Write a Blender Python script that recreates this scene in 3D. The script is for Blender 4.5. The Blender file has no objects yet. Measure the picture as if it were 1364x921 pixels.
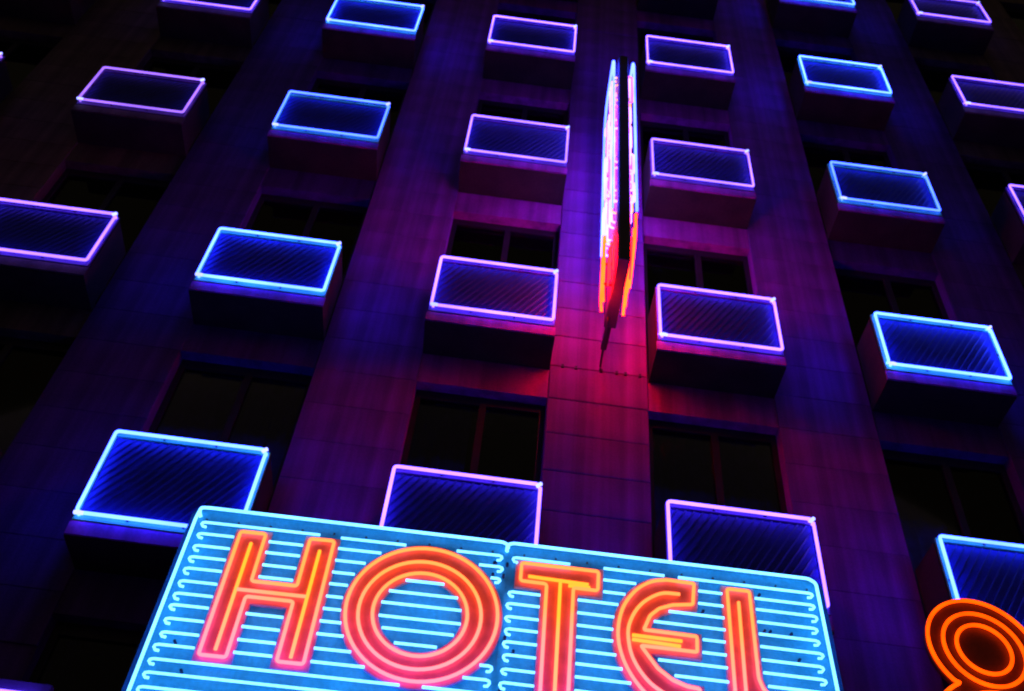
import bpy, math, random
from math import sin, cos, radians, pi, sqrt, tan, atan2
from mathutils import Vector, Matrix
from mathutils.geometry import tessellate_polygon

random.seed(7)
scene = bpy.context.scene
COL = scene.collection

# ------------------------------------------------------------------ camera
PITCH, ROLL, YAW = radians(47.642), radians(-6.855), radians(0.645)
CAM = Vector((0.0, -7.0, 1.6))
cam = bpy.data.cameras.new('camera')
cam.lens = 35.0
cam.sensor_width = 36.0
cam.sensor_fit = 'HORIZONTAL'
cam.clip_start = 0.1
cam.clip_end = 2000.0
cam_o = bpy.data.objects.new('camera', cam)
COL.objects.link(cam_o)
cy, sy, cp, sp, cr, sr = cos(YAW), sin(YAW), cos(PITCH), sin(PITCH), cos(ROLL), sin(ROLL)
R0 = Vector((cy, -sy, 0)); FW = Vector((sy * cp, cy * cp, sp)); U0 = Vector((-sy * sp, -cy * sp, cp))
RT = R0 * cr - U0 * sr
UP = R0 * sr + U0 * cr
m = Matrix.Identity(4)
for i in range(3):
    m[i][0], m[i][1], m[i][2], m[i][3] = RT[i], UP[i], -FW[i], CAM[i]
cam_o.matrix_world = m
scene.camera = cam_o
cam.dof.use_dof = True
cam.dof.focus_distance = 7.0
cam.dof.aperture_fstop = 2.2

# ------------------------------------------------------------------ world: a dark city night sky
world = bpy.data.worlds.new('World')
scene.world = world
world.use_nodes = True
bg = world.node_tree.nodes['Background']
bg.inputs['Color'].default_value = (1.0, 0.78, 0.45, 1)
bg.inputs['Strength'].default_value = 0.028

scene.view_settings.view_transform = 'Standard'
scene.view_settings.look = 'None'
scene.view_settings.exposure = 0.0
scene.view_settings.gamma = 1.0
scene.render.engine = 'CYCLES'
scene.cycles.use_denoising = True
scene.cycles.filter_width = 2.0
scene.cycles.max_bounces = 6
scene.cycles.diffuse_bounces = 3
scene.cycles.transparent_max_bounces = 12
scene.cycles.sample_clamp_indirect = 4.0

# ------------------------------------------------------------------ materials
def new_mat(name):
    mt = bpy.data.materials.new(name)
    mt.use_nodes = True
    nt = mt.node_tree
    return mt, nt, nt.nodes['Principled BSDF']


def paint(name, col, rough=0.6, var=0.35, scale=3.0, bump=0.15, fine=60.0, metallic=0.0, stains=False, spec=0.4):
    mt, nt, b = new_mat(name)
    N = nt.nodes
    tc = N.new('ShaderNodeTexCoord')
    n1 = N.new('ShaderNodeTexNoise'); n1.inputs['Scale'].default_value = scale; n1.inputs['Detail'].default_value = 6
    nt.links.new(tc.outputs['Object'], n1.inputs['Vector'])
    n2 = N.new('ShaderNodeTexNoise'); n2.inputs['Scale'].default_value = fine; n2.inputs['Detail'].default_value = 3
    nt.links.new(tc.outputs['Object'], n2.inputs['Vector'])
    mp = N.new('ShaderNodeMapRange')
    mp.inputs['From Min'].default_value = 0.3; mp.inputs['From Max'].default_value = 0.7
    mp.inputs['To Min'].default_value = 1 - var; mp.inputs['To Max'].default_value = 1 + var * 0.4
    nt.links.new(n1.outputs['Fac'], mp.inputs['Value'])
    fac = mp.outputs['Result']
    mp2 = N.new('ShaderNodeMapRange')
    mp2.inputs['From Min'].default_value = 0.3; mp2.inputs['From Max'].default_value = 0.7
    mp2.inputs['To Min'].default_value = 1 - var * 0.5; mp2.inputs['To Max'].default_value = 1 + var * 0.2
    nt.links.new(n2.outputs['Fac'], mp2.inputs['Value'])
    mu = N.new('ShaderNodeMath'); mu.operation = 'MULTIPLY'
    nt.links.new(fac, mu.inputs[0]); nt.links.new(mp2.outputs['Result'], mu.inputs[1])
    fac = mu.outputs[0]
    if stains:      # rain streaks: noise stretched along the height
        mpn = N.new('ShaderNodeMapping'); mpn.inputs['Scale'].default_value = (7, 7, 0.3)
        nt.links.new(tc.outputs['Object'], mpn.inputs['Vector'])
        n3 = N.new('ShaderNodeTexNoise'); n3.inputs['Scale'].default_value = 1.0; n3.inputs['Detail'].default_value = 5
        nt.links.new(mpn.outputs['Vector'], n3.inputs['Vector'])
        m3 = N.new('ShaderNodeMapRange')
        m3.inputs['From Min'].default_value = 0.35; m3.inputs['From Max'].default_value = 0.6
        m3.inputs['To Min'].default_value = 0.55; m3.inputs['To Max'].default_value = 1.0
        nt.links.new(n3.outputs['Fac'], m3.inputs['Value'])
        m4 = N.new('ShaderNodeMath'); m4.operation = 'MULTIPLY'
        nt.links.new(fac, m4.inputs[0]); nt.links.new(m3.outputs['Result'], m4.inputs[1])
        fac = m4.outputs[0]
    vm = N.new('ShaderNodeVectorMath'); vm.operation = 'SCALE'
    vm.inputs[0].default_value = col
    nt.links.new(fac, vm.inputs['Scale'])
    nt.links.new(vm.outputs['Vector'], b.inputs['Base Color'])
    b.inputs['Roughness'].default_value = rough
    b.inputs['Metallic'].default_value = metallic
    b.inputs['Specular IOR Level'].default_value = spec
    bp = N.new('ShaderNodeBump'); bp.inputs['Strength'].default_value = bump; bp.inputs['Distance'].default_value = 0.004
    nt.links.new(n2.outputs['Fac'], bp.inputs['Height'])
    nt.links.new(bp.outputs['Normal'], b.inputs['Normal'])
    return mt


def neon(name, rgb, var=0.22, scale=2.0, fine=9.0):
    """lit gas tube: emission with slight unevenness along the tube"""
    mt = bpy.data.materials.new(name)
    mt.use_nodes = True
    nt = mt.node_tree
    nt.nodes.clear()
    N = nt.nodes
    out = N.new('ShaderNodeOutputMaterial'); em = N.new('ShaderNodeEmission')
    tc = N.new('ShaderNodeTexCoord')
    no = N.new('ShaderNodeTexNoise'); no.inputs['Scale'].default_value = scale; no.inputs['Detail'].default_value = 4
    nt.links.new(tc.outputs['Object'], no.inputs['Vector'])
    mp = N.new('ShaderNodeMapRange')
    mp.inputs['From Min'].default_value = 0.3; mp.inputs['From Max'].default_value = 0.7
    mx = max(rgb)
    mp.inputs['To Min'].default_value = mx * (1 - var); mp.inputs['To Max'].default_value = mx * (1 + var)
    nt.links.new(no.outputs['Fac'], mp.inputs['Value'])
    em.inputs['Color'].default_value = (rgb[0] / mx, rgb[1] / mx, rgb[2] / mx, 1)
    nt.links.new(mp.outputs['Result'], em.inputs['Strength'])
    nt.links.new(em.outputs[0], out.inputs['Surface'])
    return mt


def neon_graded(name, low, high, z0, z1):
    """gas tube graded by height, pinkish bloom at the foot put into its colour"""
    mt = bpy.data.materials.new(name)
    mt.use_nodes = True
    nt = mt.node_tree
    nt.nodes.clear()
    N = nt.nodes
    out = N.new('ShaderNodeOutputMaterial'); em = N.new('ShaderNodeEmission')
    tc = N.new('ShaderNodeTexCoord'); sx = N.new('ShaderNodeSeparateXYZ')
    nt.links.new(tc.outputs['Object'], sx.inputs[0])
    no = N.new('ShaderNodeTexNoise'); no.inputs['Scale'].default_value = 2.5
    nt.links.new(tc.outputs['Object'], no.inputs['Vector'])
    ad = N.new('ShaderNodeMath'); ad.operation = 'MULTIPLY_ADD'; ad.inputs[1].default_value = 0.5
    nt.links.new(no.outputs['Fac'], ad.inputs[0]); nt.links.new(sx.outputs['Z'], ad.inputs[2])
    mr = N.new('ShaderNodeMapRange'); mr.inputs['From Min'].default_value = z0 + 0.25; mr.inputs['From Max'].default_value = z1 + 0.25
    nt.links.new(ad.outputs[0], mr.inputs['Value'])
    mx = N.new('ShaderNodeMix'); mx.data_type = 'RGBA'
    nt.links.new(mr.outputs['Result'], mx.inputs[0])
    mx.inputs[6].default_value = (*low, 1); mx.inputs[7].default_value = (*high, 1)
    nt.links.new(mx.outputs[2], em.inputs['Color'])
    em.inputs['Strength'].default_value = 1.0
    nt.links.new(em.outputs[0], out.inputs['Surface'])
    return mt


M = {}
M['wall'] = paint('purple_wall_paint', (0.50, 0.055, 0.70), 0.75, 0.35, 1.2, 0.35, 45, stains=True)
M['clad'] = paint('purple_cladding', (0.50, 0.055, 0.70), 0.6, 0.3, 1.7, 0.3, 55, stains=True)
M['edge'] = paint('dimmed_violet_cladding', (0.17, 0.04, 0.40), 0.7, 0.35, 1.4, 0.3, 50, stains=True)  # darker copy of the wall colour, dimmer light at the sides painted in
M['outer'] = paint('dimmed_outer_cladding', (0.22, 0.13, 0.125), 0.75, 0.35, 1.5, 0.35, 45, stains=True)  # lack of light on the outer bays put into a dull brown
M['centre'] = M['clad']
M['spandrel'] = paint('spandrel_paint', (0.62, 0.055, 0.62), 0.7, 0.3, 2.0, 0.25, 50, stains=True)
M['balcony'] = paint('balcony_panel_paint', (0.16, 0.09, 0.36), 0.45, 0.3, 4.0, 0.1, 80)
M['balcony_blue'] = paint('cyan_glow_balcony_paint', (0.12, 0.90, 0.27), 0.45, 0.3, 4.0, 0.1, 80)  # cyan glow of the blue tubes put into this greenish frame colour
M['slab'] = paint('balcony_slab_concrete', (0.06, 0.045, 0.035), 0.8, 0.4, 3.0, 0.4, 40)
M['strand'] = paint('grille_strand_paint', (0.03, 0.045, 0.27), 0.4, 0.3, 8.0, 0.05, 90)
M['backing'] = paint('dark_backing', (0.025, 0.03, 0.36), 0.6, 0.4, 5.0, 0.1, 60)
M['frame'] = paint('dark_window_frame', (0.035, 0.02, 0.04), 0.45, 0.3, 6.0, 0.05, 80)
M['curtain'] = paint('blue_curtain', (0.22, 0.09, 0.70), 0.9, 0.3, 7.0, 0.2, 120)
M['dark'] = paint('dark_interior', (0.02, 0.015, 0.02), 0.9, 0.3, 2.0, 0.1, 30)
M['signface'] = paint('azure_sign_enamel', (0.07, 0.56, 0.88), 0.4, 0.30, 4.0, 0.05, 40, spec=0.3)
M['signside'] = paint('blue_sign_metal', (0.03, 0.16, 0.60), 0.45, 0.3, 4.0, 0.1, 50)
M['speck'] = paint('shade_speck', (0.03, 0.03, 0.10), 0.8, 0.4, 20.0, 0.2, 80)
M['blade'] = paint('blade_sign_metal', (0.16, 0.10, 0.20), 0.5, 0.3, 3.0, 0.1, 50)
M['bladeface'] = paint('blade_sign_face', (0.50, 0.10, 0.35), 0.5, 0.2, 3.0, 0.1, 50)
M['eightface'] = paint('dark_red_letter_face', (0.13, 0.05, 0.045), 0.5, 0.3, 6.0, 0.1, 60)
M['metal'] = paint('bracket_metal', (0.12, 0.10, 0.12), 0.4, 0.3, 6.0, 0.1, 60, metallic=0.6)
M['asphalt'] = paint('asphalt', (0.05, 0.05, 0.05), 0.85, 0.4, 1.0, 0.6, 30)
M['paving'] = paint('pavement_slabs', (0.22, 0.21, 0.20), 0.8, 0.3, 1.0, 0.4, 30)

# letter faces: coral red enamel, pink bloom at the foot put into the colour
mt, nt, b = new_mat('letter_enamel_with_pink_bloom')
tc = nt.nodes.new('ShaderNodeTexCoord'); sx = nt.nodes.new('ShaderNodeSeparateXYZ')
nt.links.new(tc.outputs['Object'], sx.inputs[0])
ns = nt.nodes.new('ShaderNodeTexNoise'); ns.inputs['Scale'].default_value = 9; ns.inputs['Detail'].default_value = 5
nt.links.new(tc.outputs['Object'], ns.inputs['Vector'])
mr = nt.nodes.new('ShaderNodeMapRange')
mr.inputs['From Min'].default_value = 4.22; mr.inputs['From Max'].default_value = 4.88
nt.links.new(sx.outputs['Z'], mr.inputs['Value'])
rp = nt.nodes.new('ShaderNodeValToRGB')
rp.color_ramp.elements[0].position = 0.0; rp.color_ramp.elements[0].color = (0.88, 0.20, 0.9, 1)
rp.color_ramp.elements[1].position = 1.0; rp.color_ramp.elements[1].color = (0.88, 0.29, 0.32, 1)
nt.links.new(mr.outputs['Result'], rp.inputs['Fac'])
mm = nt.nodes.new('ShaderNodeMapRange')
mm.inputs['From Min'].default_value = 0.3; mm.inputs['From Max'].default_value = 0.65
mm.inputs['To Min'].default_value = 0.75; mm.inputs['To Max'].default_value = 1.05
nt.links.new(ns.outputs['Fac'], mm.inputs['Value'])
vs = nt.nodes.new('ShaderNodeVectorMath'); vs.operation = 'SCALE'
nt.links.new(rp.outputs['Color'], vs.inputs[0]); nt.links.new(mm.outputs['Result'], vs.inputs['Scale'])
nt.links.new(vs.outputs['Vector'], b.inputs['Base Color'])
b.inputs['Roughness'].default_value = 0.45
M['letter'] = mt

# window glass
mt = bpy.data.materials.new('window_glass'); mt.use_nodes = True
nt = mt.node_tree; nt.nodes.clear()
out = nt.nodes.new('ShaderNodeOutputMaterial'); mix = nt.nodes.new('ShaderNodeMixShader')
fr = nt.nodes.new('ShaderNodeFresnel'); fr.inputs['IOR'].default_value = 1.38
tr = nt.nodes.new('ShaderNodeBsdfTransparent'); tr.inputs['Color'].default_value = (0.62, 0.60, 0.78, 1)
gl = nt.nodes.new('ShaderNodeBsdfGlossy'); gl.inputs['Roughness'].default_value = 0.03
nt.links.new(fr.outputs[0], mix.inputs[0]); nt.links.new(tr.outputs[0], mix.inputs[1]); nt.links.new(gl.outputs[0], mix.inputs[2])
nt.links.new(mix.outputs[0], out.inputs['Surface'])
M['glass'] = mt

BLUE = (0.44, 1.0, 18.0)
PINK = (1.1, 0.50, 10.0)
M['blue'] = neon('blue_neon', BLUE)
M['blue_dim'] = neon('blue_neon_dim', (0.25, 0.56, 10.0))
M['blue_bright'] = neon('blue_neon_bright', (0.48, 1.15, 22.0))
M['pink'] = neon('pink_neon', PINK)
M['pink_dim'] = neon('pink_neon_dim', (0.58, 0.24, 2.0))
M['pink_mid'] = neon('pink_neon_mid', (0.85, 0.38, 6.0))
M['electrode'] = neon('electrode_glow', (0.8, 0.9, 4.0))
M['cyan'] = neon('cyan_sign_neon', (0.46, 1.75, 4.0), 0.12, 3)
M['orange'] = neon_graded('orange_letter_neon', (3.2, 0.42, 0.62), (3.4, 0.52, 0.12), 4.3, 4.9)  # letter tubes: pinkish bloom low down put into the emission colour
M['amber'] = neon_graded('amber_letter_neon', (3.4, 0.52, 0.34), (3.6, 0.64, 0.05), 4.3, 4.8)
M['red_orange'] = neon('red_orange_neon', (3.0, 0.165, 0.002), 0.25, 4)
M['hot_white'] = neon('white_pink_neon', (2.8, 0.92, 7.0), 0.3, 2)
M['hot_peach'] = neon('peach_neon', (2.8, 0.80, 0.55), 0.3, 2)
M['hot_pink'] = neon('hot_pink_neon', (3.2, 0.25, 5.0), 0.3, 2)
M['ice'] = neon('ice_blue_neon', (0.5, 0.85, 15.0), 0.2, 2)
M['wash_red'] = neon('wash_red_neon', (70.0, 0.06, 0.10), 0.2, 2)  # red tubes added low on the blade to redden the wall below
M['arrow'] = neon('arrow_orange_neon', (54.0, 0.42, 0.04), 0.2, 2)


# ------------------------------------------------------------------ mesh helpers
class MB:
    def __init__(self):
        self.v = []; self.f = []

    def box(self, x0, x1, y0, y1, z0, z1):
        n = len(self.v)
        self.v += [(x0, y0, z0), (x1, y0, z0), (x1, y1, z0), (x0, y1, z0), (x0, y0, z1), (x1, y0, z1), (x1, y1, z1), (x0, y1, z1)]
        for q in ((0, 3, 2, 1), (4, 5, 6, 7), (0, 1, 5, 4), (1, 2, 6, 5), (2, 3, 7, 6), (3, 0, 4, 7)):
            self.f.append([n + i for i in q])
        return self

    def bar(self, a, b, w, d, up=(0, 1, 0)):
        """rectangular bar from a to b, width w across, depth d along up"""
        a, b = Vector(a), Vector(b)
        t = (b - a).normalized(); u = Vector(up); u = (u - t * u.dot(t)).normalized(); s = t.cross(u)
        n = len(self.v)
        for p in (a, b):
            for i, j in ((-1, -1), (1, -1), (1, 1), (-1, 1)):
                self.v.append(tuple(p + s * (i * w / 2) + u * (j * d / 2)))
        for q in ((0, 3, 2, 1), (4, 5, 6, 7), (0, 1, 5, 4), (1, 2, 6, 5), (2, 3, 7, 6), (3, 0, 4, 7)):
            self.f.append([n + i for i in q])
        return self

    def tube(self, pts, r, sides=8, closed=False, caps=True):
        pts = [Vector(p) for p in pts]
        k = len(pts)
        ring0 = len(self.v)
        u = None
        T = []
        for i in range(k):
            if closed:
                t = pts[(i + 1) % k] - pts[i - 1]
            else:
                t = pts[min(i + 1, k - 1)] - pts[max(i - 1, 0)]
            T.append(t.normalized())
        for i in range(k):
            t = T[i]
            if u is None:
                ref = Vector((0, 1, 0)) if abs(t.y) < 0.9 else Vector((1, 0, 0))
                u = (ref - t * ref.dot(t)).normalized()
            else:
                u = (u - t * u.dot(t)).normalized()
            w = t.cross(u)
            for s in range(sides):
                a = 2 * pi * s / sides
                self.v.append(tuple(pts[i] + u * (r * cos(a)) + w * (r * sin(a))))
        for i in range(k if closed else k - 1):
            j = (i + 1) % k
            for s in range(sides):
                s2 = (s + 1) % sides
                self.f.append([ring0 + i * sides + s, ring0 + j * sides + s, ring0 + j * sides + s2, ring0 + i * sides + s2])
        if caps and not closed:
            self.f.append([ring0 + s for s in range(sides)])
            self.f.append([ring0 + (k - 1) * sides + s for s in reversed(range(sides))])
        return self

    def plate(self, loops, y0, y1):
        """flat plate in the x-z plane from outline loops (first outer, others holes), front at y0 and back at y1"""
        polys = [[Vector((x, z, 0)) for x, z in lp] for lp in loops]
        tris = tessellate_polygon(polys)
        flat = [p for lp in loops for p in lp]
        n = len(self.v); k = len(flat)
        self.v += [(x, y0, z) for x, z in flat] + [(x, y1, z) for x, z in flat]
        for t in tris:
            a, b_, c = t
            nx = (flat[b_][0] - flat[a][0]) * (flat[c][1] - flat[a][1]) - (flat[b_][1] - flat[a][1]) * (flat[c][0] - flat[a][0])
            if nx < 0:
                b_, c = c, b_
            self.f.append([n + a, n + b_, n + c]); self.f.append([n + k + a, n + k + c, n + k + b_])
        o = 0
        for lp in loops:
            L = len(lp)
            for i in range(L):
                j = (i + 1) % L
                self.f.append([n + o + i, n + o + j, n + k + o + j, n + k + o + i])
            o += L
        return self

    def mesh(self, name, mat, smooth=False):
        me = bpy.data.meshes.new(name)
        me.from_pydata(self.v, [], self.f)
        me.materials.append(mat)
        if smooth:
            me.shade_smooth()
        me.update()
        return me

    def build(self, name, mat, parent=None, smooth=False, kind=None):
        return link(name, self.mesh(name, mat, smooth), parent, kind)


def link(name, me, parent=None, kind=None, loc=None):
    o = bpy.data.objects.new(name, me)
    COL.objects.link(o)
    if parent is not None:
        o.parent = parent
    if loc is not None:
        o.location = loc
    if kind:
        o['kind'] = kind
    return o


def thing(name, label, cat, group=None):
    o = bpy.data.objects.new(name, None)
    o.empty_display_size = 0.2
    COL.objects.link(o)
    o['label'] = label; o['category'] = cat
    if group:
        o['group'] = group
    return o


def bevel(o, w=0.008, seg=2):
    md = o.modifiers.new('bevel', 'BEVEL'); md.width = w; md.segments = seg; md.limit_method = 'ANGLE'
    return o


def fillet(pts, r, closed=False, n=4):
    """round the corners of a 3-D polyline"""
    pts = [Vector(p) for p in pts]
    k = len(pts); out_ = []
    for i in range(k):
        if not closed and i in (0, k - 1):
            out_.append(pts[i]); continue
        p, a, c = pts[i], pts[i - 1], pts[(i + 1) % k]
        da, dc = (a - p), (c - p)
        rr = min(r, da.length * 0.45, dc.length * 0.45)
        s, e = p + da.normalized() * rr, p + dc.normalized() * rr
        for q in range(n + 1):
            t = q / n
            out_.append(s * (1 - t) ** 2 + p * (2 * t * (1 - t)) + e * t ** 2)
    return out_


def catmull(pts, n=6):
    pts = [Vector(p) for p in pts]; out_ = []
    P = [pts[0] * 2 - pts[1]] + pts + [pts[-1] * 2 - pts[-2]]
    for i in range(1, len(P) - 2):
        a, b_, c, d = P[i - 1:i + 3]
        for q in range(n):
            t = q / n
            out_.append(0.5 * ((2 * b_) + (c - a) * t + (2 * a - 5 * b_ + 4 * c - d) * t * t + (3 * b_ - a - 3 * c + d) * t ** 3))
    out_.append(pts[-1])
    return out_


ZC = 1.6          # eye height; heights measured from the eye get this added

# ------------------------------------------------------------------ ground
MB().box(-150, 150, -150, -3.2, -0.6, 0.0).build('street', M['asphalt'], kind='structure')
MB().box(-150, 150, -3.2, 60, -0.6, 0.13).build('pavement', M['paving'], kind='structure')
MB().box(-150, 150, -3.40, -3.204, -0.5, 0.14).build('kerb', M['paving'], kind='structure')

# ------------------------------------------------------------------ the hotel facade
COLS = {  # neon rectangle left / right edge of each column of balconies
    'Z': (-8.13, -6.853), 'A': (-5.533, -4.249), 'B': (-3.140, -1.867), 'C': (-0.784, 0.454),
    'D': (1.540, 2.780), 'E': (3.859, 5.102), 'F': (6.187, 7.421), 'G': (8.51, 9.74)}
ROWS = [(16.652, 17.44), (13.555, 14.389), (10.558, 11.385), (7.584, 8.373), (4.588, 5.437)]   # bottom, top above the eye
ROWS = [(a + ZC, b_ + ZC) for a, b_ in ROWS]
VISIBLE = ['EF', 'ABCDEF', 'ZABCDEF', 'ABCDE', 'BCDE']
TOP = 24.0
names = 'ZABCDEFG'
building = thing('hotel_building', 'tall purple hotel facade with stacked neon lit balconies', 'building')

bay = {}
for c in names:
    l, r = COLS[c]
    bay[c] = (l - 0.035, r + 0.035)

# wall core behind everything (dark rooms)
MB().box(-10.2, 12.0, 1.0, 8.0, 0.13, TOP).build('rear_block', M['dark'], building)
# window heads and sills per row
soff = [zb - 0.19 for zb, zt in ROWS]                  # underside of each balcony
heads = [s - 0.40 for s in soff]                       # head of the window below it
heads = [soff[0] + 2.98 - 0.40] + heads                # windows over the topmost row too
sills = [s + 0.06 for s in soff] + [soff[-1] - 2.94]   # a window runs from just over the balcony floor up to its head

# piers with their cladding panels
xs = [-10.2]
for c in names:
    xs += [bay[c][0], bay[c][1]]
xs.append(12.0)
PH = 0.4685
panel_cache = {}
for i in range(0, len(xs), 2):
    x0, x1 = xs[i], xs[i + 1]
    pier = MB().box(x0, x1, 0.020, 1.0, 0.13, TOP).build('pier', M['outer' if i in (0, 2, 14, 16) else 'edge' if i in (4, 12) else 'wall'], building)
    if i in (0, len(xs) - 2):
        continue
    base = 6.99 + ZC - 6 * PH
    for k in range(-1, 30):
        z0 = base + k * PH
        # cladding panel: a shallow bevelled tray, joints recessed
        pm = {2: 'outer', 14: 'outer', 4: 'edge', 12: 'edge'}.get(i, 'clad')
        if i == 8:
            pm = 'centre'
        key = (round(x1 - x0, 3), pm)
        if key not in panel_cache:
            w, g = key[0], (0.004 if pm == 'centre' else 0.0015)
            mb = MB()
            d = 0.010 if g > 0.002 else 0.003
            o_ = [(g, g), (w - g, g), (w - g, PH - g), (g, PH - g)]
            i_ = [(g + d, g + d), (w - g - d, g + d), (w - g - d, PH - g - d), (g + d, PH - g - d)]
            mb.v = [(x, 0.0195, z) for x, z in o_] + [(x, 0.006, z) for x, z in o_] + [(x, 0.0, z) for x, z in i_]
            mb.f = [[8, 9, 10, 11]]
            for a in range(4):
                e = (a + 1) % 4
                mb.f += [[a, e, 4 + e, 4 + a], [4 + a, 4 + e, 8 + e, 8 + a]]
            panel_cache[key] = mb.mesh('cladding_panel', M[pm])
        o = link('cladding_panel', panel_cache[key], pier, loc=(x0, random.uniform(-0.002, 0.002), z0))
        o.rotation_euler = (random.uniform(-0.002, 0.002), 0, random.uniform(-0.001, 0.001))

# small fixings along one joint of the middle pier
fx = MB()
for x in (0.62, 0.76, 1.02, 1.18, 1.27, 1.42):
    fx.box(x - 0.014, x + 0.014, -0.02, 0.0, 7.455 + ZC - 0.02, 7.455 + ZC + 0.02)
fx.build('cable_clip', M['metal'], building)

# spandrels and windows
curtain_cache = {}
for c in names:
    x0, x1 = bay[c]
    for j in range(len(heads)):
        hz, sz = heads[j], sills[j]
        top_z = sills[j - 1] if j > 0 else TOP - 0.3
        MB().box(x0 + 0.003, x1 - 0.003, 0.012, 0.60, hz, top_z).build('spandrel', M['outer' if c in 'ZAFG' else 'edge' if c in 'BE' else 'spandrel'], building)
        fw = 0.055
        fy0, fy1 = 0.13, 0.19
        a, bb = x0 + 0.003, x1 - 0.003
        fr_ = MB()
        fr_.box(a, a + fw, fy0, fy1, sz, hz - 0.002); fr_.box(bb - fw, bb, fy0, fy1, sz, hz - 0.002)
        fr_.box(a + fw, bb - fw, fy0, fy1, hz - fw - 0.05, hz - 0.002); fr_.box(a + fw, bb - fw, fy0, fy1, sz, sz + fw)
        win = fr_.build('window', M['frame'], building)
        xm = (a + bb) / 2 + 0.03
        MB().box(xm - 0.035, xm + 0.035, fy0 - 0.006, fy1 - 0.01, sz + fw, hz - fw - 0.05).build('mullion', M['frame'], win)
        MB().box(a + fw, xm - 0.035, 0.155, 0.163, sz + fw, hz - fw - 0.05).build('pane', M['glass'], win)
        MB().box(xm + 0.035, bb - fw, 0.147, 0.155, sz + fw, hz - fw - 0.05).build('pane', M['glass'], win)
        # curtain: pleated sheet behind the glass
        cz1 = hz - 0.02
        seed = random.random() * 10
        span = random.choice([(0.02, 0.98), (0.02, 0.45), (0.5, 0.98), (0.02, 0.98), (0.1, 0.7)])
        if c in 'CD' and j == 3:
            span = (0.02, 0.98)
        ca, cb = a + (bb - a) * span[0], a + (bb - a) * span[1]
        nn = 60
        mb = MB()
        for q in range(nn + 1):
            x = ca + (cb - ca) * q / nn
            y = 0.235 + 0.028 * sin(seed + x * 44) + 0.018 * sin(seed * 2 + x * 19)
            mb.v += [(x, y, sz), (x, y, cz1)]
        for q in range(nn):
            mb.f.append([2 * q, 2 * q + 2, 2 * q + 3, 2 * q + 1])
        mb.build('curtain', M['curtain'], win, smooth=True)

# a string course over the ground floor, canopy and the closed ground-floor front
MB().box(-10.2, 12.0, -0.12, 0.02, 3.66, 4.02).build('string_course', M['slab'], building)
MB().box(-1.9, 2.3, -1.9, -0.125, 3.45, 3.75).build('entrance_canopy', M['slab'], building)
MB().box(-10.2, 12.0, -0.05, 0.02, TOP, TOP + 0.5).build('cornice', M['wall'], building)

# balconies
YN = -0.5          # plane of the balcony neon


def balcony(l, r, zb, zt, col='pink', outer=False):
    x0, x1 = l - 0.022, r + 0.022
    z0, z1 = zb - 0.19, zt + 0.016
    yf = YN + 0.036            # front skin
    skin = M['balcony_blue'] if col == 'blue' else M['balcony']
    slab = MB().box(x0 - 0.01, x1 + 0.01, yf + 0.03, 0.008, z0, z0 + 0.10).build('balcony', M['slab'], building)
    # folded front frame round the grille
    fr_ = MB()
    w = 0.028
    fr_.box(x0, x0 + w, yf, yf + 0.03, zb - 0.05, z1); fr_.box(x1 - w, x1, yf, yf + 0.03, zb - 0.05, z1)
    fr_.box(x0 + w, x1 - w, yf, yf + 0.03, z1 - 0.036, z1); fr_.box(x0 + w, x1 - w, yf, yf + 0.03, zb - 0.05, zb + 0.02)
    bevel(fr_.build('front_frame', skin, slab), 0.004, 1)
    MB().box(x0 - 0.01, x1 + 0.01, yf + 0.010, yf + 0.028, z0 + 0.012, zb - 0.053).build('lower_fascia', M['outer' if outer else 'spandrel'], slab)
    MB().box(x0 + w - 0.02, x1 - w + 0.02, yf + 0.0225, yf + 0.035, zb + 0.0, z1 - 0.025).build('backing_sheet', M['backing'], slab)
    # slanting strands of the expanded-metal grille
    gx0, gx1, gz0, gz1 = x0 + w - 0.004, x1 - w + 0.004, zb + 0.017, z1 - 0.032
    ang = radians(57)
    dx, dz = cos(ang), sin(ang)
    mb = MB()
    pitch = 0.0735
    x = gx0 - (gz1 - gz0) / tan(ang) + 0.02
    while x < gx1:
        ta = max(0, (gx0 - x) / dx); tb = min((gz1 - gz0) / dz, (gx1 - x) / dx)
        if tb - ta > 0.02:
            mb.bar((x + dx * ta, yf + 0.018, gz0 + dz * ta), (x + dx * tb, yf + 0.018, gz0 + dz * tb), 0.015, 0.005, up=(-0.35, 1, 0.28))
        x += pitch
    mb.build('grille', M['strand'], slab, kind='stuff')
    for sx0 in (x0, x1 - 0.03):
        MB().box(sx0, sx0 + 0.03, yf + 0.047, 0.004, z0 + 0.103, z1 - 0.02).build('side_panel', M['slab'], slab)
    return slab


COLW = {'Z': ('pink', 'at the far left edge of the facade'), 'A': ('pink', 'in the left pink column'),
        'B': ('blue', 'in the left blue column'), 'C': ('pink', 'directly left of the vertical sign'),
        'D': ('pink', 'directly right of the vertical sign'), 'E': ('blue', 'in the right blue column'),
        'F': ('pink', 'in the right outer pink column')}
ROWW = ['topmost row cut by the picture edge', 'fourth row from the bottom', 'third row from the bottom',
        'second row above the HOTEL sign', 'lowest row behind the HOTEL sign top']
TMAT = {'Z': 'pink_dim', 'A': 'pink_dim', 'B': 'blue', 'C': 'pink', 'D': 'pink', 'E': 'blue', 'F': 'pink_mid'}
SPEC = {'A0': 'pink_mid', 'A1': 'pink_mid', 'A3': 'pink_mid', 'E1': 'blue_bright', 'E2': 'blue_dim', 'B2': 'blue_dim', 'C2': 'pink_mid', 'D2': 'pink_mid', 'E3': 'blue_bright'}


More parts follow.
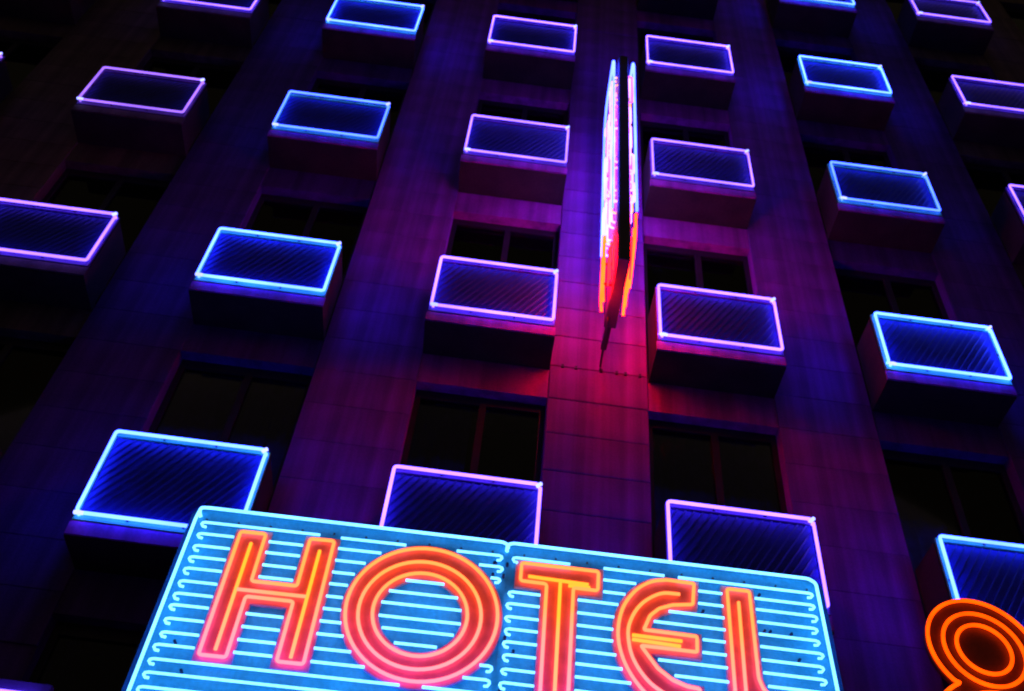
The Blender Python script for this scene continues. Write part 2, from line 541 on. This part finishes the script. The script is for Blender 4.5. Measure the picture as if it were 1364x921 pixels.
def neon_rectangle(c, j):
    l, r = COLS[c]; zb, zt = ROWS[j]
    cw, where = COLW[c]
    lab = {'E4': 'blue neon rectangle in the right blue column, lowest, partly behind the orange ring sign',
           'B4': 'blue neon rectangle in the left blue column, lowest, above the H of the HOTEL sign',
           'Z2': 'pink neon rectangle of which only one corner shows at the far left edge'}.get(c + str(j), f'{cw} neon rectangle {where}, {ROWW[j]}')
    root = thing('neon_rectangle', lab, 'neon light', 'neon rectangles outlining the balcony fronts')
    mat = M[SPEC.get(c + str(j), TMAT[c])]
    R = 0.0135 if j < 3 else 0.0150
    e = 0.045
    # two bent tubes meeting at the lower left and upper right corners, their ends turned back
    jt = lambda: random.uniform(-0.006, 0.006)
    l, r, zb, zt = l + jt(), r + jt(), zb + jt(), zt + jt()
    p1 = [(l - 0.002, YN + 0.03, zb + 0.03), (l, YN - 0.004, zb + 0.03), (l, YN - 0.004, zt), (r - 0.02, YN - 0.004, zt), (r - 0.02, YN + 0.03, zt)]
    p2 = [(l + 0.02, YN + 0.03, zb), (l + 0.02, YN, zb), (r, YN, zb), (r, YN, zt - 0.03), (r, YN + 0.03, zt - 0.03)]
    for p in (p1, p2):
        MB().tube(fillet(p, 0.03, n=3), R).build('neon_tube', mat, root, smooth=True)
    # brighter electrode ends at the two joints
    for a, b_ in (((l - 0.006, YN - 0.012, zb - 0.012), (l + e + 0.02, YN - 0.010, zb - 0.010)), ((r + 0.004, YN - 0.012, zt + 0.004), (r - 0.03, YN - 0.012, zt - 0.034))):
        MB().tube([a, ((a[0] + b_[0]) / 2, a[1] - 0.004, (a[2] + b_[2]) / 2), b_], R + 0.002).build('electrode', M['electrode'], root, smooth=True)
    for x, z in ((l + 0.4, zt), (l + 0.84, zt), (l + 0.4, zb), (l + 0.84, zb), (l, (zb + zt) / 2), (r, (zb + zt) / 2)):
        MB().box(x - 0.008, x + 0.008, YN + 0.014, YN + 0.034, z - 0.008, z + 0.008).build('tube_support', M['metal'], root)
    return root


for j, s in enumerate(VISIBLE):
    for c in s:
        balcony(*COLS[c], *ROWS[j], COLW[c][0], c in 'ZAF')
        neon_rectangle(c, j)
    for c in names:
        if c not in s and c != 'G':
            balcony(*COLS[c], *ROWS[j], COLW[c][0], c in 'ZAF')

# ------------------------------------------------------------------ the HOTEL sign over the entrance
SY = -2.0           # plane of its neon tubes
hotel = thing('hotel_sign', 'big azure sign with cyan neon stripes and orange HOTEL letters', 'sign')


def Z(z):
    return z + ZC


def sl(x):
    """slight slope of the sign's courses"""
    return 0.018 * (x - 0.185) if x < 0.185 else 0.006 * (x - 0.185)


outl = [(-1.764, Z(2.12)), (-1.764, Z(3.66)), (-1.745, Z(3.70)), (-1.70, Z(3.716)), (2.07, Z(3.748)), (2.122, Z(3.735)), (2.145, Z(3.69)), (2.178, Z(2.15))]
outl.reverse()
bevel(MB().plate([outl], SY + 0.055, SY + 0.32).build('cabinet', M['signside'], hotel), 0.012, 2)
MB().plate([[(-1.735, Z(2.15)), (2.14, Z(2.17)), (2.115, Z(3.675)), (2.095, Z(3.715)), (2.055, Z(3.733)), (-1.69, Z(3.70)), (-1.722, Z(3.688)), (-1.735, Z(3.655))]],
           SY + 0.045, SY + 0.0545).build('face_panel', M['signface'], hotel)

# letter outlines (x, height above eye)
def shear(pts, x0):
    return [(x, z + 0.02 * (x - x0)) for x, z in pts]


H_out = shear([(-1.455, 2.688), (-1.243, 2.688), (-1.243, 3.073), (-1.036, 3.073), (-1.036, 2.696), (-0.826, 2.696), (-0.832, 3.578), (-1.040, 3.574), (-1.040, 3.240), (-1.240, 3.240), (-1.243, 3.574), (-1.457, 3.572)], -1.15)


def circ(cx, cz, r, n=48, rz=None):
    return [(cx + r * cos(2 * pi * i / n), cz + (rz or r) * sin(2 * pi * i / n)) for i in range(n)]


O_out = circ(-0.272, 3.150, 0.463, 56, 0.469)
O_in = circ(-0.280, 3.136, 0.237, 40)
T_out = [(0.40, 2.69), (0.617, 2.69), (0.622, 3.404), (0.768, 3.405), (0.771, 3.605), (0.240, 3.598), (0.240, 3.407), (0.398, 3.407)]


def xz(p):
    return (p[0], p[1])


E_arc = [xz(p) for p in catmull([(1.149, 3.607, 0), (1.046, 3.577, 0), (0.942, 3.496, 0), (0.858, 3.357, 0), (0.826, 3.183, 0), (0.850, 3.020, 0), (0.925, 2.870, 0), (1.040, 2.750, 0), (1.17, 2.695, 0)], 4)]
E_out = [(1.356, 3.605)] + E_arc + [(1.350, 2.690), (1.347, 2.912), (1.25, 2.920), (1.18, 2.945), (1.105, 3.0), (1.051, 3.076), (1.345, 3.079), (1.351, 3.243), (1.055, 3.244), (1.075, 3.295), (1.120, 3.340), (1.19, 3.372), (1.335, 3.397)]
E_out.reverse()
L_out = [(1.480, 2.690), (1.93, 2.690), (1.93, 2.902), (1.78, 2.905), (1.735, 2.918), (1.705, 2.945), (1.688, 3.00), (1.690, 3.601), (1.490, 3.598), (1.487, 3.3)]


def inside(p, poly):
    x, z = p; c = False; n = len(poly)
    for i in range(n):
        x1, z1 = poly[i]; x2, z2 = poly[(i + 1) % n]
        if (z1 > z) != (z2 > z) and x < (x2 - x1) * (z - z1) / (z2 - z1) + x1:
            c = not c
    return c


def in_letter(x, z):
    for dx, dz in ((0, 0),):
        q = (x + dx, z + dz)
        for lp in (H_out, T_out, E_out, L_out):
            if inside(q, lp):
                return True
        if inside(q, O_out) and not inside(q, O_in):
            return True
    return False


def offset_poly(pts, d):
    """inset a closed outline by d (outline either way round)"""
    n = len(pts)
    area = sum(pts[i][0] * pts[(i + 1) % n][1] - pts[(i + 1) % n][0] * pts[i][1] for i in range(n))
    s = 1 if area > 0 else -1
    out_ = []
    for i in range(n):
        p0, p1, p2 = Vector(pts[i - 1]), Vector(pts[i]), Vector(pts[(i + 1) % n])
        e1 = (p1 - p0).normalized(); e2 = (p2 - p1).normalized()
        n1 = Vector((-e1.y, e1.x)) * s; n2 = Vector((-e2.y, e2.x)) * s
        b_ = n1 + n2
        if b_.length < 1e-6:
            b_ = n1
        b_.normalize()
        k = d / max(0.45, b_.dot(n1))
        out_.append(tuple(p1 + b_ * k))
    return out_


def letter(label, loops, lines, mats):
    lz = [[(x, Z(z)) for x, z in lp] for lp in loops]
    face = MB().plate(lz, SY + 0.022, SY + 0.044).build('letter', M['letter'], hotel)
    face['label'] = label
    for (pts, closed, fr_), mk in zip(lines, mats):
        p3 = [(x, SY, Z(z)) for x, z in pts]
        if fr_:
            p3 = fillet(p3, fr_, closed, 4)
        MB().tube(p3, 0.0105, 8, closed).build('neon_tube', M[mk], face, smooth=True)
    return face


I = 0.032
letter('orange neon letter H', [H_out], [
    (offset_poly(H_out, I), True, 0.018),
    (shear([(-1.343, 2.758), (-1.343, 3.466)], -1.15), False, 0), (shear([(-0.934, 2.758), (-0.934, 3.466)], -1.15), False, 0),
    (shear([(-1.335, 3.145), (-0.942, 3.145)], -1.15), False, 0)], ['orange', 'amber', 'amber', 'orange'])
letter('orange neon letter O', [O_out, O_in], [
    (circ(-0.273, 3.148, 0.434, 64), True, 0), (circ(-0.283, 3.135, 0.350, 56), True, 0), (circ(-0.282, 3.135, 0.270, 48), True, 0)], ['orange', 'orange', 'orange'])
letter('orange neon letter T', [T_out], [
    (offset_poly(T_out, I), True, 0.018), ([(0.317, 3.476), (0.68, 3.470)], False, 0), ([(0.511, 2.75), (0.511, 3.458)], False, 0),
    ([(0.56, 3.446), (0.69, 3.450)], False, 0)], ['orange', 'amber', 'amber', 'amber'])
E_mid = [(1.23, 3.485), (1.111, 3.471), (0.991, 3.376), (0.923, 3.234), (0.923, 3.10), (0.958, 2.99), (1.035, 2.885), (1.14, 2.82), (1.24, 2.805)]
letter('orange neon letter E with a rounded back', [E_out], [
    (offset_poly(E_out, I), True, 0.012), ([xz(p) for p in catmull([(x, z, 0) for x, z in E_mid], 5)], False, 0),
    ([(0.94, 3.168), (1.23, 3.168)], False, 0), ([(0.94, 3.140), (1.22, 3.134)], False, 0)], ['orange', 'orange', 'amber', 'amber'])
letter('orange neon letter L', [L_out], [
    (offset_poly(L_out, I), True, 0.018), ([(1.585, 3.482), (1.575, 2.86), (1.60, 2.80), (1.66, 2.79), (1.86, 2.79)], False, 0.03)], ['orange', 'orange'])

# border tubes, two along the top and one down each side
TR = 0.0100


def side_tube(pts, r, nm='border_tube', mk='cyan'):
    MB().tube(fillet([(x, y, Z(z)) for x, y, z in pts], 0.035, n=4), r).build(nm, M[mk], hotel, smooth=True)


side_tube([(-1.694, SY + 0.02, 3.615), (-1.706, SY, 3.636), (-1.708, SY, 3.671), (-1.66, SY, 3.677), (0.150, SY, 3.699), (0.186, SY - 0.004, 3.675), (0.172, SY + 0.03, 3.658)], TR)
side_tube([(0.178, SY + 0.03, 3.655), (0.172, SY - 0.012, 3.672), (0.205, SY, 3.700), (2.04, SY, 3.716), (2.082, SY, 3.690), (2.120, SY, 2.30)], TR)
side_tube([(-1.715, SY + 0.02, 3.66), (-1.714, SY, 3.60), (-1.708, SY, 2.20)], TR)

# stripes: short runs broken at the letters, hooked back at the outer ends
zlist = [3.600 - 0.0824 * i for i in range(18)]
for zi in zlist:
    for xa, xb in ((-1.667, 0.163), (0.208, 2.050)):
        run = None
        x = xa
        runs = []
        step = 0.006
        while x <= xb:
            z = zi + sl(x)
            if not in_letter(x, z):
                if run is None:
                    run = [x, x]
                run[1] = x
            else:
                if run:
                    runs.append(run)
                run = None
            x += step
        if run:
            runs.append(run)
        for a, b_ in runs:
            if b_ - a < 0.035:
                continue
            pts = []
            jit = random.uniform(-0.004, 0.004)
            za, zb_ = zi + sl(a) + jit, zi + sl(b_) + jit
            hk = random.uniform(0.020, 0.030)
            if abs(a - xa) < 0.03:      # hook
                a += random.uniform(-0.006, 0.008)
                pts += [(a + 0.030, SY + 0.016, za - hk), (a + 0.012, SY + 0.006, za - hk - 0.004), (a + 0.001, SY, za - hk * 0.6), (a + 0.004, SY, za - 0.006), (a + 0.022, SY, za)]
            else:
                pts += [(a - 0.002, SY, za), (a + 0.02, SY, za)]
            if abs(b_ - xb) < 0.03:
                b_ += random.uniform(-0.008, 0.006)
                pts += [(b_ - 0.022, SY, zb_), (b_ - 0.004, SY, zb_ - 0.006), (b_ - 0.001, SY, zb_ - hk * 0.6), (b_ - 0.012, SY + 0.006, zb_ - hk - 0.004), (b_ - 0.030, SY + 0.016, zb_ - hk)]
            else:
                pts += [(b_ - 0.02, SY, zb_), (b_ + 0.002, SY, zb_)]
            MB().tube([(x_, y_, Z(z_)) for x_, y_, z_ in pts], 0.0080, 6).build('stripe_tube', M['cyan'], hotel, smooth=True)

# dark studs added for the specks of shade between stripe ends
post = MB().tube([(0, 0, 0), (0, -0.03, 0)], 0.009, 6).mesh('shade_stud', M['speck'])
for k in range(30):
    x = random.choice([random.uniform(-1.6, 2.0), random.uniform(1.72, 1.98), random.uniform(0.1, 0.28)])
    zi = random.choice(zlist[:15]) - 0.041 + sl(x)
    if in_letter(x, zi):
        continue
    link('shade_stud', post, hotel, loc=(x, SY + 0.045, Z(zi)))
for x in (-0.72, 0.185, 1.13):
    MB().box(x - 0.004, x + 0.004, SY + 0.0415, SY + 0.0448, Z(2.2), Z(3.69 + sl(x))).build('sheet_seam', M['signface'], hotel)
screw = MB().tube([(0, 0, 0), (0, -0.006, 0)], 0.007, 6).mesh('screw', M['metal'])
for k in range(20):
    x = -1.66 + k * 0.1945
    link('screw', screw, hotel, loc=(x, SY + 0.045, Z(3.652 + sl(x))))
for k in range(12):
    link('screw', screw, hotel, loc=(-1.726, SY + 0.045, Z(2.3 + k * 0.115)))
    link('screw', screw, hotel, loc=(2.122 - k * 0.0008, SY + 0.045, Z(2.3 + k * 0.115)))
for x in (-1.2, 0.4, 1.7):
    MB().box(x - 0.04, x + 0.04, SY + 0.321, -0.125, Z(2.6), Z(2.68)).build('bracket', M['metal'], hotel)

# ------------------------------------------------------------------ vertical blade sign on the middle pier
blade = thing('vertical_sign', 'tall projecting vertical sign with glowing pink white tubes on both faces', 'sign')
BK = 0.95          # the blade stands clear of the wall on struts


def ZB(z):
    return z * BK + ZC


bx0, bx1, byf, byr = 0.9785, 1.100, -1.285, -0.407
bz0, bz1 = ZB(8.08), ZB(12.62)
prof = [(byr, bz0), (byf, bz0 + 0.02), (byf, bz1), (byf + 0.25, bz1 - 0.02), (byf + 0.62, bz1 - 0.25), (byr, bz1 - 0.7)]
mb = MB()
n = len(prof)
mb.v = [(bx0, y, z) for y, z in prof] + [(bx1, y, z) for y, z in prof]
mb.f = [list(range(n)), [n + i for i in reversed(range(n))]] + [[i, n + i, n + (i + 1) % n, (i + 1) % n] for i in range(n)]
bevel(mb.build('cabinet', M['blade'], blade), 0.008, 1)
for side, xf in ((-1, bx0), (1, bx1)):
    xs_ = xf + side * 0.004
    MB().box(min(xf, xs_) , max(xf, xs_), byf + 0.03, byr - 0.03, bz0 + 0.06, bz1 - 0.75).build('face_panel', M['bladeface'], blade)
    xt = xf + side * (0.062 if side < 0 else 0.068)
    # border tube: over the curved shoulder and down both edges
    border = [(xt, byf + 0.01, ZB(9.0)), (xt, byf + 0.005, ZB(12.40)), (xt, byf + 0.06, ZB(12.57)), (xt, byf + 0.30, ZB(12.46)), (xt, byf + 0.58, ZB(12.30)), (xt, byf + 0.69, ZB(11.88)), (xt, byf + 0.72, ZB(9.12))]
    MB().tube(fillet(border, 0.12, n=4), 0.016).build('border_tube', M['ice'], blade, smooth=True)
    # letter strokes seen almost edge on: runs of tube at several depths
    random.seed(21 + side)
    for lane, yy in enumerate((0.07, 0.13, 0.19, 0.26, 0.33, 0.40, 0.47, 0.54, 0.60, 0.66)):
        z = 8.95 + random.uniform(0, 0.3)
        ztop = 12.25 - max(0, yy - 0.35) * 1.2
        while z < ztop - 0.2:
            L = random.uniform(0.35, 0.85)
            z2 = min(z + L, ztop)
            mk = random.choice(['hot_white', 'hot_white', 'hot_peach', 'hot_pink', 'hot_white'])
            xo = xf + side * random.choice([0.030, 0.042, 0.052])
            MB().tube(fillet([(xf + side * 0.006, byf + yy, ZB(z)), (xo, byf + yy, ZB(z + 0.02)), (xo, byf + yy, ZB(z2 - 0.02)), (xf + side * 0.006, byf + yy, ZB(z2))], 0.02, n=2), 0.013, 6).build('letter_tube', M[mk], blade, smooth=True)
            z = z2 + random.uniform(0.03, 0.16)
    # orange arrow strokes at the foot, plus red tubes added to light the wall; on the left face they hang a little below the cabinet
    if side < 0:
        runs = [(0.930, [(-0.60, 8.98), (-0.545, 8.45), (-0.50, 8.03), (-0.555, 7.76)], 'arrow'),
                (0.940, [(-0.66, 8.90), (-0.61, 8.45), (-0.57, 8.10), (-0.60, 7.86)], 'arrow'),
                (0.975, [(-0.72, 8.62), (-0.68, 8.40), (-0.66, 8.05)], 'wash_red'),
                (0.980, [(-0.82, 8.60), (-0.77, 8.38), (-0.74, 8.05)], 'wash_red'),
                (1.000, [(-0.90, 8.60), (-0.86, 8.40), (-0.82, 8.12)], 'wash_red')]
        runs = [(x_ * BK, [((7 + y_) * BK - 7, z_) for y_, z_ in p_], k_) for x_, p_, k_ in runs]
        for zz in (8.15, 8.5):
            MB().box(0.895, bx0 - 0.001, byf + 0.37, byf + 0.39, ZB(zz), ZB(zz) + 0.02).build('tube_support', M['metal'], blade)
    else:
        runs = [(bx1 + 0.060, [(byf + 0.02, 8.95), (byf + 0.10, 8.60), (byf + 0.42, 8.20)], 'arrow'),
                (bx1 + 0.054, [(byf + 0.10, 8.80), (byf + 0.18, 8.55), (byf + 0.52, 8.25)], 'arrow'),
                (bx1 + 0.050, [(byf + 0.30, 8.72), (byf + 0.38, 8.45), (byf + 0.62, 8.14)], 'arrow'),
                (bx1 + 0.046, [(byf + 0.42, 8.75), (byf + 0.50, 8.45), (byf + 0.70, 8.10)], 'arrow'),
                (bx1 + 0.030, [(byf + 0.08, 8.60), (byf + 0.14, 8.40), (byf + 0.24, 8.11)], 'wash_red')]
    for xo, p, mk in runs:
        MB().tube(catmull([(xo, y, ZB(z)) for y, z in p], 5), 0.014 if mk == 'arrow' else 0.010, 6).build('arrow_wash_tube', M[mk], blade, smooth=True)
for z in (8.2, 9.6, 11.0, 12.0):
    MB().box(1.01, 1.07, byr + 0.001, -0.003, ZB(z), ZB(z) + 0.05).build('bracket', M['metal'], blade)
MB().tube(catmull([(1.0, -0.55, 9.28), (1.0, -0.30, 9.16), (1.01, -0.012, 9.14), (1.01, -0.012, 9.06)], 4), 0.012, 6).build('cable', M['metal'], blade, smooth=True)

# ------------------------------------------------------------------ orange numeral sign at the lower right
eight = thing('neon_ring_sign', 'orange neon ring sign of three looped tubes at the lower right edge', 'sign')
EY = -1.0
up_c, lo_c = (3.650, 4.046), (3.650, 3.285)
fo = [(up_c[0] + 0.408 * cos(a), Z(up_c[1] + 0.408 * sin(a))) for a in [radians(-52 + 284 * i / 40) for i in range(41)]]
fo += [(lo_c[0] + 0.541 * cos(a), Z(lo_c[1] + 0.541 * sin(a))) for a in [radians(127 + 286 * i / 44) for i in range(45)]]
MB().plate([fo], EY + 0.026, EY + 0.06).build('letter_face', M['eightface'], eight)
fig = [(up_c[0] + 0.397 * cos(a), EY, Z(up_c[1] + 0.397 * sin(a))) for a in [radians(-46 + 272 * i / 48) for i in range(49)]]
fig += [(lo_c[0] + 0.53 * cos(a), EY, Z(lo_c[1] + 0.53 * sin(a))) for a in [radians(117.5 + 305 * i / 56) for i in range(57)]]
MB().tube(fillet(fig, 0.02, True, 2), 0.0140, 8, True).build('neon_tube', M['red_orange'], eight, smooth=True)
for cx, cz, r in ((*up_c, 0.288), (*up_c, 0.193), (*lo_c, 0.425), (*lo_c, 0.32)):
    MB().tube([(x, EY, Z(z)) for x, z in circ(cx, cz, r, 52)], 0.0140, 8, True).build('neon_tube', M['red_orange'], eight, smooth=True)
for z in (3.0, 3.72):
    MB().box(3.6, 3.7, EY + 0.061, -0.02, Z(z), Z(z) + 0.06).build('bracket', M['metal'], eight)

# ------------------------------------------------------------------ neon line on the string course, lower left
strip = thing('neon_strip', 'pale pink neon line along the ledge at the bottom left corner', 'neon light')
zs = 2.905
MB().tube([(-7.0, -0.9, Z(zs - 0.03)), (-2.62, -0.9, Z(zs - 0.01))], 0.02).build('neon_tube', M['pink_mid'], strip, smooth=True)
MB().box(-7.05, -2.58, -0.85, -0.80, Z(zs - 0.35), Z(zs + 0.10)).build('fascia', M['balcony'], strip)
for x in (-6.5, -4.7, -2.9):
    MB().box(x - 0.03, x + 0.03, -0.80, -0.12, Z(zs - 0.28), Z(zs - 0.22)).build('bracket', M['metal'], strip)
